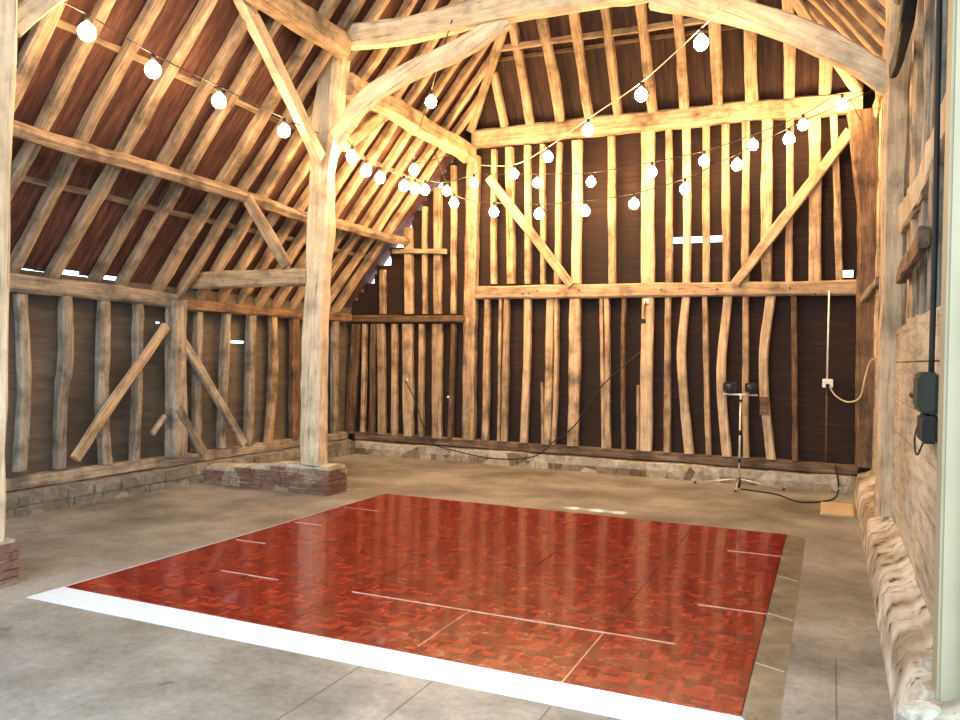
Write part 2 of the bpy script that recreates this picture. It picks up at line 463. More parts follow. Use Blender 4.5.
# roof boarding
def slab(name, quad, th, mat):
    """four inner corners (local y across the slope), thickened outwards"""
    q = [Vector(p) for p in quad]
    n = (q[1] - q[0]).cross(q[3] - q[0]).normalized()
    if n.z < 0: n = -n
    bm = bmesh.new(); a = [bm.verts.new(p) for p in q]; b = [bm.verts.new(p + n * th) for p in q]
    bm.faces.new(a); bm.faces.new(b[::-1])
    for i in range(4): bm.faces.new((a[i], a[(i + 1) % 4], b[(i + 1) % 4], b[i]))
    return tag(bm_link(name, bm, mat), kind='structure')
COV = 0.19                                     # vertical rafter depth
def rz(x): return roofz(x) + COV
def planks(name, y0, y1, xa, side, mat, pitch=0.27, top=RIDGE_X):
    """boards running up the slope, one structure object"""
    bm = bmesh.new(); y = y0
    while y < y1 - 0.02:
        y2 = min(y + pitch * random.uniform(.8, 1.2), y1)
        lift = random.uniform(0, 0.012)
        pts = []
        xs = xa + random.uniform(-.03, .03)
        for (x, yy) in ((xs, y), (xs, y2 - .004), (top, y2 - .004), (top, y)):
            zz = rz(x) + lift
            X_ = x if side < 0 else 2 * RIDGE_X - x
            pts.append(Vector((X_, yy, zz)))
        lo = [bm.verts.new(p) for p in pts]; hi = [bm.verts.new(p + Vector((0, 0, .04))) for p in pts]
        bm.faces.new(lo); bm.faces.new(hi[::-1])
        for i in range(4): bm.faces.new((lo[i], lo[(i + 1) % 4], hi[(i + 1) % 4], hi[i]))
        y = y2
    # outer felt that closes the joints
    pts = []
    for (x, yy) in ((xa, y0), (xa, y1), (top, y1), (top, y0)):
        X_ = x if side < 0 else 2 * RIDGE_X - x
        pts.append(Vector((X_, yy, rz(x) + .055)))
    lo = [bm.verts.new(p) for p in pts]; hi = [bm.verts.new(p + Vector((0, 0, .03))) for p in pts]
    bm.faces.new(lo); bm.faces.new(hi[::-1])
    for i in range(4): bm.faces.new((lo[i], lo[(i + 1) % 4], hi[(i + 1) % 4], hi[i]))
    return tag(bm_link(name, bm, mat), kind='structure')
planks('ceiling', 0.5, 7.15, -7.225, -1, ROOFB)
planks('ceiling', 7.15, 11.3, -7.3, -1, ROOFB)
planks('ceiling', 0.5, 11.3, -5.35, 1, ROOFB)
HS = 1.25
YH = YB - 0.02
# half hip: trapezoid between the two slopes
hipy = YH - (ZR - 5.0) / HS
bm = bmesh.new()
z0 = 5.0 + 0.17
def hipx(z, s):   # where the hip plane meets the main slopes
    x = (z - 2.3 - COV) / SLOPE - 7.12
    return x if s < 0 else 2 * RIDGE_X - x
xx = hipx(z0, -1) - 0.1
x = xx
XE = 2 * RIDGE_X - xx
while x < XE - 0.01:
    x2 = min(x + 0.24 * random.uniform(.8, 1.2), XE)
    def top(xq):
        xm = xq if xq < RIDGE_X else 2 * RIDGE_X - xq
        return max(z0 + .02, rz(xm) + 0.06)
    vs = [(x + .002, z0 - .12), (x2 - .002, z0 - .12), (x2 - .002, top(x2)), (x + .002, top(x))]
    l = random.uniform(0, .01)
    P_ = [Vector((a, YH + 0.02 - (b_ - z0) / HS + l, b_)) for a, b_ in vs]
    lo = [bm.verts.new(p) for p in P_]; hi = [bm.verts.new(p + Vector((0, .03, .03))) for p in P_]
    bm.faces.new(lo); bm.faces.new(hi[::-1])
    for i in range(4): bm.faces.new((lo[i], lo[(i + 1) % 4], hi[(i + 1) % 4], hi[i]))
    x = x2
tag(bm_link('ceiling', bm, HIPB), kind='structure')

za, zb = z0 - .3, ZR + .1
pts = [Vector((sx_, YH + 0.10 - (zz_ - z0) / HS, zz_)) for sx_, zz_ in ((xx - .3, za), (XE + .3, za), (RIDGE_X + .25, zb), (RIDGE_X - .25, zb))]
bm = bmesh.new(); lo = [bm.verts.new(p) for p in pts]; hi = [bm.verts.new(p + Vector((0, .03, .03))) for p in pts]
bm.faces.new(lo); bm.faces.new(hi[::-1])
for i in range(4): bm.faces.new((lo[i], lo[(i + 1) % 4], hi[(i + 1) % 4], hi[i]))
tag(bm_link('ceiling', bm, HIPB), kind='structure')

# ------------------------------------------------------------------ masonry
def masonry(name, x0, x1, y0, y1, hfun, mat, capmat, face='y-', ends=(), course=0.075, blen=0.21, seed=1, dep=0.09, capth=0.04):
    """core + coursed facing bricks + uneven mortar cap; coordinates are world, hfun(u) gives height along the face"""
    random.seed(seed)
    c = Vector(((x0 + x1) / 2, (y0 + y1) / 2, 0)); bm = bmesh.new()
    def addb(a, b, mat=0, j=0.006): box(bm, Vector(a) - c, Vector(b) - c, mat, j)
    lox = x1 - x0; loy = y1 - y0
    def wallrun(axis, const, sgn, u0, u1):
        z = 0.0; r = 0
        while True:
            u = u0 - (blen / 2 if r % 2 else 0); any_ = False
            while u < u1:
                L_ = blen * random.uniform(.8, 1.2); a = max(u, u0); b_ = min(u + L_ - .012, u1)
                if b_ - a > .03:
                    h = hfun((a + b_) / 2 if axis == 'x' else None)
                    if z + course * .95 < h - .012:
                        any_ = True
                        p = random.uniform(-.012, .012)
                        zz = z + course - .01
                        if axis == 'x':
                            ya, yb = (const + p, const + dep) if sgn < 0 else (const - dep, const + p)
                            addb((a, ya, z - (.02 if r == 0 else 0)), (b_, yb, zz))
                        else:
                            xa, xb = (const - dep, const + p) if sgn > 0 else (const + p, const + dep)
                            addb((xa, a, z - (.02 if r == 0 else 0)), (xb, b_, zz))
                u += L_
            z += course; r += 1
            if not any_ or r > 12: break
    if face == 'y-': wallrun('x', y0, -1, x0, x1)
    if face == 'x+': wallrun('y', x1, 1, y0, y1)
    if face == 'x-': wallrun('y', x0, -1, y0, y1)
    for e in ends:
        if e == 'x+': wallrun('y', x1, 1, y0, y1)
        if e == 'y+': wallrun('x', y1, 1, x0, x1)
    # mortar core and cap as a strip with uneven top
    n = 26; ins = .018
    top = []
    for i in range(n + 1):
        t = i / n
        if lox >= loy:
            u = x0 + ins + (lox - 2 * ins) * t; h = hfun(u) + noise.noise(Vector((u * 5, seed, 0))) * .012
            top.append((Vector((u, y0 + ins, 0)), Vector((u, y1 - ins, 0)), h))
        else:
            u = y0 + ins + (loy - 2 * ins) * t; h = hfun(u) + noise.noise(Vector((u * 5, seed, 0))) * .012
            top.append((Vector((x0 + ins, u, 0)), Vector((x1 - ins, u, 0)), h))
    o = bm_link(name, bm, mat, None, Matrix.Translation(c))
    bm = bmesh.new(); rows = []
    for a, b_, h in top:
        r = []
        for k in range(5):
            p = a.lerp(b_, k / 4) - c; r.append(bm.verts.new((p.x, p.y, h - (.012 if k in (0, 4) else 0) + noise.noise(Vector((p.x * 9, p.y * 9, seed))) * .014)))
        base = [bm.verts.new((*(a - c).xy, -.02)), bm.verts.new((*(b_ - c).xy, -.02))]
        rows.append((r, base))
    for i in range(len(rows) - 1):
        (r, b0), (r2, b1) = rows[i], rows[i + 1]
        for k in range(4): bm.faces.new((r[k], r[k + 1], r2[k + 1], r2[k]))
        bm.faces.new((b0[0], r[0], r2[0], b1[0])); bm.faces.new((r[4], b0[1], b1[1], r2[4]))
    bm.faces.new([rows[0][1][0]] + rows[0][0] + [rows[0][1][1]]); bm.faces.new(([rows[-1][1][0]] + rows[-1][0] + [rows[-1][1][1]])[::-1])
    bm_link('mortar_bed', bm, capmat, o, Matrix.Translation(c))
    return o
o = masonry('brick_plinth', -6.9, -5.10, 7.52, 7.88, lambda u: 0.33 if u is None else 0.22 + 0.11 * min(1, max(0, (u + 6.6) / 1.0)), BRICK, CAP, 'y-', ('x+',), course=.058, blen=.2, seed=3)
tag(o, 'low crumbling red brick plinth carrying the tall oak post', 'plinth')
o = masonry('brick_plinth', -6.9, -4.98, 2.9, 3.70, lambda u: 0.31, BRICK, CAP, 'y-', ('x+', 'y+'), course=.058, seed=5)
tag(o, 'brick plinth end cut off by the left edge of the photo', 'plinth')
o = masonry('stone_plinth', -7.0, 0.34, 10.95, 11.3, lambda u: 0.2 if u is None else 0.2 + .02 * noise.noise(Vector((u * 2, 0, 0))), RUBBLE, CAP, 'y-', (), course=0.1, blen=0.3, seed=8)
tag(o, 'long low rubble stone plinth under the end wall studs', 'plinth')
o = masonry('stone_plinth', -7.3, -6.93, 2.2, 10.93, lambda u: 0.22 if u is None else 0.22, DUSTY, DUSTY, 'x+', (), course=0.1, blen=0.3, seed=9)
tag(o, 'low stone plinth under the left aisle wall', 'plinth')
random.seed(21)
# limewashed plinth at the right
prof = [(0.30, -0.02), (0.305, 0.06), (0.315, 0.13), (0.325, 0.20), (0.345, 0.245), (0.39, 0.265), (0.44, 0.28), (0.485, 0.315), (0.51, 0.345), (0.62, 0.345), (0.62, -0.02)]
bm = bmesh.new(); rows = []
yy = 3.0
while yy <= 11.0:
    r = []
    for k, (x, z) in enumerate(prof):
        a = 0.016 + (0.018 if yy < 4.4 else 0)
        nx = noise.noise(Vector((x * 4, yy * 1.0, z * 4))) * a; nz = noise.noise(Vector((x * 4 + 5, yy * 1.0, z * 4))) * a
        if k >= 8 or k == 0: nx = 0; nz = 0
        r.append(bm.verts.new((x + nx - 0.4, yy - 7, z + nz)))
    rows.append(r); yy += 0.05
for i in range(len(rows) - 1):
    for k in range(len(prof) - 1): bm.faces.new((rows[i][k], rows[i][k + 1], rows[i + 1][k + 1], rows[i + 1][k]))
bm.faces.new(rows[0]); bm.faces.new(rows[-1][::-1])
o = bm_link('limewashed_plinth', bm, LIME, None, Matrix.Translation((0.4, 7, 0)))
tag(o, 'peeling limewashed stone plinth along the foot of the right wall', 'plinth')
for i, (x, y, z, s) in enumerate(((0.44, 3.98, 0.30, .05), (0.41, 3.70, 0.27, .07), (0.36, 3.5, .26, .08))):
    bm = bmesh.new(); bmesh.ops.create_icosphere(bm, subdivisions=2, radius=s)
    for v in bm.verts:
        v.co += v.co.normalized() * noise.noise(v.co * 22 + Vector((i * 9, 0, 0))) * s * .7; v.co.z *= .55
    tag(bm_link('loose_stone', bm, CAP, None, Matrix.Translation((x, y, z))),
        ('smallest loose stone on the limewashed plinth beside the cream post', 'middle loose stone on the limewashed plinth at the bottom right corner', 'largest loose stone on the limewashed plinth at the bottom right corner')[i], 'stone')

# ------------------------------------------------------------------ end wall timbers
FY = YB
def T(name, pts, wpx, d, mat, label, cat, group=None, y=FY, **kw):
    """wall timber given by where its centre line lies on the wall plane at depth y"""
    P = [aty(px, py, y) for px, py in pts]
    sc = (P[0] - Vector((0, 0, H))).dot(W_) / F
    o = timber(name, P, wpx * sc / 0.985, d, mat, up=(0, 1, 0), **kw)
    return tag(o, label, cat, group)

ZRAIL0 = aty(650, 297, 10.95).z; ZRAIL1 = aty(650, 283, 10.95).z
def htimber(name, x0, x1, y, z0, z1, d, mat, label, cat, group=None, **kw):
    zc = (z0 + z1) / 2
    o = timber(name, [(x0, y, zc), ((x0 + x1) / 2, y, zc), (x1, y, zc)], d, (z1 - z0), mat, up=(0, 0, 1), **kw)
    return tag(o, label, cat, group)
p = aty(476, 290, 10.98)
rail = htimber('mid_rail', p.x, 0.28, 11.03, ZRAIL0, ZRAIL1, 0.15, OAK, 'long horizontal oak rail with peg holes across the end wall', 'beam')
for (px, py) in ((523, 294), (529, 293.5), (537, 291), (579, 290), (622, 290), (661, 289.5), (717, 289), (739, 286), (790, 288), (815, 294)):
    q = aty(px, py, 10.945)
    rod('peg', q, q + Vector((0, .03, 0)), 0.012, BLACK, rail)
tie_l, tie_r = aty(476, 140, 10.95), aty(855, 101, 10.95)
tz0, tz1 = 4.74, 5.02
tag(timber('tie_beam', [(-5.0, 11.02, 4.86), (-3.2, 11.02, 4.89), (-1.5, 11.02, 4.89), (0.3, 11.02, 4.86)], 0.2, 0.25, OAK, up=(0, 0, 1), rough=.016, wob=.02),
    'heavy horizontal tie beam high on the end wall under the hip rafters', 'beam')
pa, pb = aty(352, 319, 10.98), aty(466, 319, 10.98)
tag(timber('mid_rail', [(pa.x, 11.03, pa.z - .0), (pb.x, 11.03, pb.z)], 0.13, 0.11, DIM, up=(0, 0, 1)), 'short brown rail across the aisle end left of the pale post', 'beam')
pa, pb = aty(392, 251, 10.97), aty(446, 251, 10.97)
tag(timber('mid_rail', [(pa.x, 10.99, pa.z), (pb.x, 10.99, pb.z)], 0.06, 0.075, OAK, up=(0, 0, 1)), 'shortest rail, up under the roof slope left of the pale post', 'beam')
# sills
tag(timber('sill_beam', [(-7.0, 11.1, 0.275), (-3.3, 11.1, 0.28), (0.35, 11.1, 0.275)], 0.15, 0.13, SILLM, up=(0, 0, 1), rough=.012), 'dark timber sill on the stone plinth of the end wall', 'beam')
tag(timber('sill_beam', [(-7.13, 2.2, 0.285), (-7.13, 10.9, 0.285)], 0.15, 0.13, GREY, up=(0, 0, 1), rough=.012), 'grey timber sill on the stone plinth of the left wall', 'beam')

ZF = 0.335
def foot(px, py): return (px, py)
def footy(px):  # sill line on the end wall in the picture
    return 431 + (px - 350) * 0.0667
G1 = 'studs below the long rail on the end wall'
lower = [  # centre points, width px, material, text
    ([(488, 296), (485.5, None)], 6, OAK, 'slim'),
    ([(501.5, 296), (499.5, None)], 3, OAK, 'very thin paired'),
    ([(507, 296), (505, None)], 5.5, OAK, 'right hand of a pair,'),
    ([(528, 296), (527, 370), (524, None)], 7, OAKB, 'bright slightly bowed'),
    ([(543, 382), (543, None)], 3, OAK, 'short stub'),
    ([(551, 296), (548, None)], 7, OAK, 'wide'),
    ([(557, 296), (556, 380), (553.5, None)], 4, OAK, 'thin close-set'),
    ([(576, 296), (573, None)], 11, OAK, 'broad double'),
    ([(602, 296), (604, None)], 3.6, OAK, 'thin'),
    ([(607, 296), (608.5, None)], 5, OAK, 'thin dark-streaked'),
    ([(624.5, 296), (623, 340), (624, None)], 4, DIM, 'gnarled thin'),
    ([(639, 385), (638.5, None)], 3, OAK, 'short stub'),
    ([(648, 296), (646, None)], 12, OAKB, 'broadest pale'),
    ([(668, 296), (667, None)], 6, OAK, 'straight'),
    ([(687, 296), (682, 350), (684, 400), (689, None)], 8.5, OAKB, 'bright bowed'),
    ([(705, 296), (707, 390), (709, None)], 5, OAK, 'thin leaning'),
    ([(728, 296), (722, 350), (722, 395), (727, None)], 8.5, OAKB, 'bright strongly bowed'),
    ([(746, 296), (745, 380), (746, None)], 6, OAK, 'straight'),
    ([(771, 296), (764, 350), (765, 400), (771, None)], 9, OAKB, 'widest bowed'),
    ([(794, 296), (795.5, None)], 5.5, DIM, 'dim brown'),
]
n = len(lower)
for i, (pts, w, m, t) in enumerate(lower):
    pts = [(a, footy(a) if b is None else b) for a, b in pts]
    o = T('stud', pts[::-1], w, 0.11, m,
          f'{t} oak stud under the long rail, {nth(i, n)}', 'stud', G1, y=11.05, taper=(1.02, .96))
    if i == 18:
        q0, q1 = aty(765, 397, 10.985), aty(765, 415, 10.985)
        boxo('dark_band', (q0.x - .06, 10.98, q1.z), (q0.x + .05, 11.02, q0.z), DIM, o)
G2 = 'studs between the long rail and the tie beam'
upper = [([(494, 150), (494, 284)], 5, OAK), ([(510, 148), (511, 284)], 8.5, OAK), ([(528, 146), (528, 284)], 6, OAK), ([(543, 145), (543, 284)], 4.5, OAK),
         ([(560, 143), (557.5, 284)], 5, OAK), ([(577, 141), (577, 284)], 9.5, OAKB), ([(611.5, 137), (612.5, 284)], 7, OAK), ([(648, 132), (648, 284)], 12.5, OAKB),
         ([(669, 130), (669.5, 284)], 6, OAK), ([(686.5, 128), (687, 284)], 7.5, OAKB), ([(706, 126), (706, 284)], 6.5, OAK), ([(726, 125), (726.5, 284)], 7, OAK),
         ([(746, 122), (745.5, 284)], 7, OAK), ([(767, 120), (766.5, 284)], 10, OAK), ([(790, 118), (790, 200), (789, 284)], 6.5, OAK),
         ([(815, 114), (815, 284)], 11, OAK), ([(833, 112), (837, 200), (839.5, 284)], 6.5, OAK)]
for i, (pts, w, m) in enumerate(upper):
    T('stud', pts[::-1], w, 0.11, m, f'{"broad" if w > 8 else "slim" if w < 6 else "plain"} oak stud between rail and tie beam, {nth(i, 0)}', 'stud', G2, y=11.05)
G3 = 'studs of the aisle end left of the pale post'
aisle = [([(357, 324), (350, 433)], 10, DIM), ([(365.5, 324), (363, 432)], 4, OAK), ([(374, 324), (372, 434)], 6, DIM), ([(381, 324), (382.5, 434)], 8, OAK),
         ([(395, 324), (394.5, 435)], 6, OAK), ([(408, 324), (408.5, 436)], 11, OAK), ([(422, 324), (421.5, 437)], 5, OAK), ([(437.5, 324), (437.5, 438)], 10.5, OAK), ([(454, 324), (450.5, 438)], 5, DIM)]
for i, (pts, w, m) in enumerate(aisle):
    T('stud', pts[::-1], w, 0.1, m, f'stud below the short brown rail in the aisle end, {nth(i, 0)}', 'stud', G3, y=11.06)
G4 = 'upper studs of the aisle end under the roof slope'
for i, (pts, w, m) in enumerate([([(383, 270), (383, 314)], 6, OAK), ([(409, 228), (409.5, 314)], 8.5, OAK), ([(425, 207), (425.5, 314)], 4, OAK), ([(438, 188), (438, 314)], 8, OAK), ([(454, 166), (454, 314)], 5, OAK)]):
    T('stud', pts[::-1], w, 0.1, m, f'oak stud rising from the short brown rail to the roof, {nth(i, 0)}', 'stud', G4, y=11.06)
# posts of the end wall
pf, pt = aty(468, 440, 11.0), aty(473, 150, 11.0)
tag(timber('arcade_post', [Vector((pf.x, 11.05, ZF)), aty(471, 300, 11.05), Vector((pt.x, 11.05, 4.62))], 0.19, 0.18, OAK, rough=.012),
    'tall pale post of the end wall where the roof slope meets it', 'post')
tag(timber('arcade_post', [(0.44, 10.97, 0.34), (0.41, 10.97, 2.6), (0.39, 10.97, 4.1), (0.34, 10.97, 4.74)], 0.28, 0.2, DIM, rough=.016, widths=[(0, .9), (.72, .95), (.86, 1.4), (1, 1.45)]),
    'dark brown corner post at the right end of the end wall', 'post')
# braces of the end wall
T('brace', [(571, 286), (530, 232), (489, 178)], 9, 0.07, OAK, 'diagonal brace on the end wall falling right from the pale post', 'brace', y=10.93)
T('brace', [(735, 284), (795, 205), (850, 131)], 9.5, 0.07, OAK, 'diagonal brace on the end wall rising right to the tie beam end', 'brace', y=10.93)

# ------------------------------------------------------------------ hip rafters
hx = [-4.47, -4.06, -3.61, -3.19, -2.76, -2.30, -1.86, -1.42, -1.0, -0.56, -0.14, 0.22]
for i, x in enumerate(hx):
    xm = x if x < RIDGE_X else 2 * RIDGE_X - x
    zt = min(roofz(xm) - 0.02, ZR)
    yt = YH - (zt - 5.02) / HS
    w = (.10, .12, .14, .12, .11, .12, .12, .13, .15, .13, .14, .1)[i]
    tag(timber('hip_rafter', [(x, YH - .05, 5.0), (x + .01, (YH + yt) / 2 - .04, (5.0 + zt) / 2), (x, yt, zt)], w, 0.11, OAK, up=(0, 1, 1), rough=.012, wob=.012),
        f'rafter of the hipped roof end standing on the tie beam, {nth(i, 0)}', 'rafter', 'rafters of the hipped roof end')
tag(timber('collar_batten', [(-4.36, 10.24, 5.87), (-2.6, 10.24, 5.86), (-0.75, 10.24, 5.84)], 0.05, 0.08, OAK, up=(0, 0, 1)), 'thin horizontal batten nailed across the front of the hip rafters', 'batten')
tag(timber('collar_batten', [(-4.5, 10.45, 5.8), (-0.2, 10.45, 5.8)], 0.03, 0.05, DIM, up=(0, 0, 1)), 'thin dark batten behind the hip rafters', 'batten')
# hip corner rafters
for s, lab in ((-1, 'corner rafter at the left edge of the hipped roof end'), (1, 'corner rafter at the right edge of the hipped roof end')):
    xa = -5.0 if s < 0 else 0.25
    zt = ZR - .15
    xe = RIDGE_X + s * .1
    tag(timber('corner_rafter', [(xa, YH - .08, 4.99), (xe, YH - (zt - 4.99) / HS - .05, zt)], 0.12, 0.16, OAK, up=(0, 1, 1), rough=.012), lab, 'rafter')

# ------------------------------------------------------------------ left roof slope
ys = []
y = 4.0
ylist = [3.55, 3.98, 4.40, 4.78, 5.19, 5.62, 6.12, 6.48, 7.0, 7.36, 7.72, 8.08, 8.46, 8.84, 9.2, 9.58, 9.95, 10.32, 10.66]
for i, y in enumerate(ylist):
    w = random.choice((.10, .115, .13, .095)); m = RAFT if y < 6.8 else OAK
    xe = min(RIDGE_X - .03, (5.02 + (YH - y) * HS - .12 - 2.3) / SLOPE - 7.12)
    e = Vector((xe, y + random.uniform(-.04, .04), ZR - .1))
    a = Vector((-7.22, y, roofz(-7.22) + .07))
    mid = (a + e) / 2 + Vector((0, random.uniform(-.03, .03), 0.04 - .02))
    a.z += .0; e.z = roofz(e.x) + .07
    mid.z = roofz(mid.x) + .07
    tag(timber('rafter', [a, mid, e], w, 0.11, m, up=(-1, 0, .8), rough=.012, wob=.012, taper=(1.05, .9)),
        f'rafter of the left roof slope, {("nearest the camera") if i == 0 else ORD[i] + " from the near end"}', 'rafter', 'rafters of the left roof slope')
# right slope rafters
for i, y in enumerate([5.2 + .42 * k for k in range(13)]):
    x0 = 0.62; zz = roofz(2 * RIDGE_X - x0)
    xe = max(RIDGE_X + .03, 2 * RIDGE_X - ((5.02 + (YH - y) * HS - .12 - 2.3) / SLOPE - 7.12))
    tag(timber('rafter', [(x0, y, zz + .07), (xe, y, roofz(2 * RIDGE_X - xe) + .07)], 0.11, 0.11, OAK, up=(1, 0, .8), rough=.012, wob=.012),
        f'rafter of the right roof slope, {"nearest the camera" if i == 0 else ORD[i] + " from the near end"}, above the right wall', 'rafter', 'rafters of the right roof slope')
# battens on the slope behind the rafters
for x, lab in ((-5.75, 'thin batten crossing behind the left rafters above the purlin'), (-6.62, 'thin batten crossing behind the left rafters below the purlin')):
    tag(timber('roof_batten', [(x, 3.4, rz(x) - .02), (x, 10.9, rz(x) - .02)], 0.06, 0.035, RAFT, up=(-1, 0, .8)), lab, 'batten')
tag(timber('purlin', [(-6.17, 3.2, 3.38), (-6.17, 6.5, 3.37), (-6.17, 9, 3.34), (-6.12, 11.0, 3.38)], 0.11, 0.13, RAFT, up=(-1, 0, .8), rough=.012, wob=.02),
    'long purlin carrying the left rafters halfway up the slope', 'purlin')
tag(timber('arcade_plate', [(XA, 7.7, 4.66), (XA, 9.3, 4.67), (XA, 11.0, 4.64)], 0.22, 0.25, OAK, up=(0, 0, 1), rough=.02, wob=.025),
    'heavy arcade plate running from the tall post to the end wall', 'beam')
tag(timber('arcade_plate', [(-4.95, 2.6, 5.0), (-4.95, 5, 4.99), (-4.95, 7.38, 4.95)], 0.22, 0.25, OAK, up=(0, 0, 1), rough=.02, wob=.02),
    'heavy arcade plate coming from the camera side to the head of the tall post', 'beam')
tag(timber('arcade_plate', [(0.52, 3.6, 4.72), (0.52, 11.0, 4.72)], 0.2, 0.22, OAK, up=(0, 0, 1), rough=.014),
    'arcade plate along the top of the right wall', 'beam')

# wall plates
tag(timber('wall_plate', [(XL, 2.2, 2.18), (XL, 5.5, 2.2), (XL, 7.16, 2.17)], 0.16, 0.17, GREY, up=(0, 0, 1), rough=.014), 'grey wall plate on the left wall nearest the camera', 'beam')
tag(timber('wall_plate', [(XL, 7.22, 2.13), (XL, 9.2, 2.15), (XL, 10.9, 2.17)], 0.15, 0.13, DIM, up=(0, 0, 1), rough=.014), 'darker wall plate on the left wall beyond the aisle tie', 'beam')

# ------------------------------------------------------------------ left wall studs
def S(pts, wpx, m, lab, x=XL, d=0.1, group='studs of the left aisle wall', name='stud', cat='stud', **kw):
    P = [atx(px, py, x) for px, py in pts]
    sc = (P[0] - Vector((0, 0, H))).dot(W_) / F
    o = timber(name, P, wpx * sc * 1.25, d, m, up=(1, 0, 0), **kw)
    return tag(o, lab, cat, group)
near = [([(19, 471), (24, 380), (20, 294)], 9, GREY), ([(59, 468), (60, 410), (66, 350), (65, 295)], 9, GREY), ([(105, 464), (102, 400), (104, 297)], 9.5, GREY), ([(134, 461), (137, 400), (137, 300)], 7, GREY)]
for i, (p_, w, m) in enumerate(near):
    S(p_, w, m, f'crooked grey stud of the left wall before the aisle post, {nth(i, 0)}', rough=.016)
far = [([(196, 451), (198, 308)], 7, GREY), ([(221, 448), (226, 311)], 6.5, GREY), ([(248, 446), (251, 312)], 7.5, GREY), ([(268, 443), (273, 380), (272, 314)], 7, OAK), ([(294, 440), (294, 316)], 8, DIM), ([(313, 437), (314, 318)], 6, DIM), ([(334, 433), (335, 320)], 6, GREY)]
for i, (p_, w, m) in enumerate(far):
    S(p_, w, m, f'stud of the left wall beyond the aisle post, {nth(i, 0)}', rough=.014)
S([(-22, 478), (-20, 294)], 10, GREY, 'grey stud of the left wall just outside the left edge')
S([(176, 456), (176, 300)], 15, GREY, 'thick grey aisle post at the end of the aisle tie', x=-7.02, d=0.17, name='aisle_post', cat='post', group=None, rough=.015)
S([(75, 459), (120, 392), (166, 326)], 8, OAK, 'long diagonal brace on the left wall leaning right to the aisle post', x=-6.98, d=.07, name='brace', cat='brace', group=None)
S([(243, 444), (212, 390), (181, 338)], 6.5, GREY, 'diagonal brace on the left wall falling right from the aisle post', x=-6.98, d=.07, name='brace', cat='brace', group=None)
S([(152, 434), (165, 416)], 4, GREY, 'short strut left of the foot of the aisle post', x=-6.96, d=.05, name='strut', cat='strut', group=None)
S([(204, 453), (178, 408)], 7, GREY, 'short grey strut right of the foot of the aisle post', x=-6.94, d=.06, name='strut', cat='strut', group=None)

# ------------------------------------------------------------------ the mid-span frame with the tall post
YP = 7.62
tag(timber('arcade_post', [aty(314, 464, YP), aty(314, 380, YP), aty(318, 300, YP), aty(322, 180, YP), aty(331, 100, YP), aty(336, 48, YP)], 0.25, 0.23, POSTM, rough=.014, wob=.012,
           widths=[(0, 1.06), (.5, 1.0), (.72, 1.08), (.80, 1.3), (1, 1.28)], step=.1),
    'tall freestanding pale oak post on the brick plinth', 'post')
# tie beam across the nave
tp = [aty(338, 37, 7.5), aty(400, 33, 7.5), aty(480, 14, 7.5), aty(540, 3, 7.5), aty(600, -7, 7.5), aty(650, -14, 7.5)]
tp += [Vector((-0.6, 7.5, 5.3)), Vector((0.6, 7.5, 5.2))]
tag(timber('tie_beam', tp, 0.2, 0.25, POSTM, up=(0, 0, 1), rough=.018, wob=.015), 'cambered tie beam across the nave from the head of the tall post', 'beam')
br = [aty(336, 139, 7.52), aty(365, 101, 7.52), aty(400, 77, 7.52), aty(457, 50, 7.52), aty(508, 19, 7.52)]
tag(timber('curved_brace', br, 0.20, 0.11, POSTM, up=(0, -1, 0), rough=.01, step=.1), 'curved pale brace from the tall post up to the tie beam', 'brace')
rb = [aty(892, 84, 7.6), aty(850, 58, 7.6), aty(800, 33, 7.6), aty(745, 14, 7.6), aty(700, 4, 7.6), aty(655, -3, 7.6)]
tag(timber('curved_brace', rb, 0.23, 0.13, POSTM, up=(0, -1, 0), rough=.01, step=.1), 'curved pale brace from the right wall post up to the tie beam', 'brace')
tag(timber('arcade_brace', [atx(319, 158, -5.22), atx(285, 85, -5.2), atx(240, -4, -5.16)], 0.16, 0.10, POSTM, up=(1, 0, 0), rough=.01), 'straight pale brace from the tall post to the arcade plate', 'brace')
tag(timber('arcade_brace', [atx(344, 146, -5.2), atx(370, 126, -5.18), atx(400, 103, -5.14)], 0.14, 0.09, OAK, up=(1, 0, 0), rough=.01), 'short brace behind the tall post rising towards the end wall', 'brace')
a, b_ = aty(168, 286, YP - .05), aty(306, 281, YP - .05)
a.x = max(a.x, -7.15)
tag(timber('aisle_tie', [Vector((-7.2, YP - .05, 2.45)), Vector((-6.3, YP - .05, 2.46)), Vector((-5.45, YP - .05, 2.46))], 0.16, 0.2, OAK, up=(0, 0, 1), rough=.012), 'horizontal aisle tie from the left wall to the tall post', 'beam')
tag(timber('strut', [(-5.72, YP - .12, 2.58), (-5.95, 7.4, 3.0), (-6.13, 7.28, 3.36)], 0.12, 0.08, OAK, up=(0, 1, 0), rough=.01), 'strut from the aisle tie up to the purlin', 'strut')
# near post at the left edge
tag(timber('arcade_post', [(-5.14, 3.52, 0.3), (-5.13, 3.52, 2.5), (-5.11, 3.52, 4.5)], 0.26, 0.24, POSTM, rough=.008, wob=.004, step=.3), 'smooth pale post at the left edge of the view', 'post')
tag(timber('arcade_brace', [(-5.12, 3.66, 3.75), (-5.1, 4.35, 4.55)], 0.16, 0.10, POSTM, up=(1, 0, 0)), 'brace at the top left corner from the near post', 'brace')

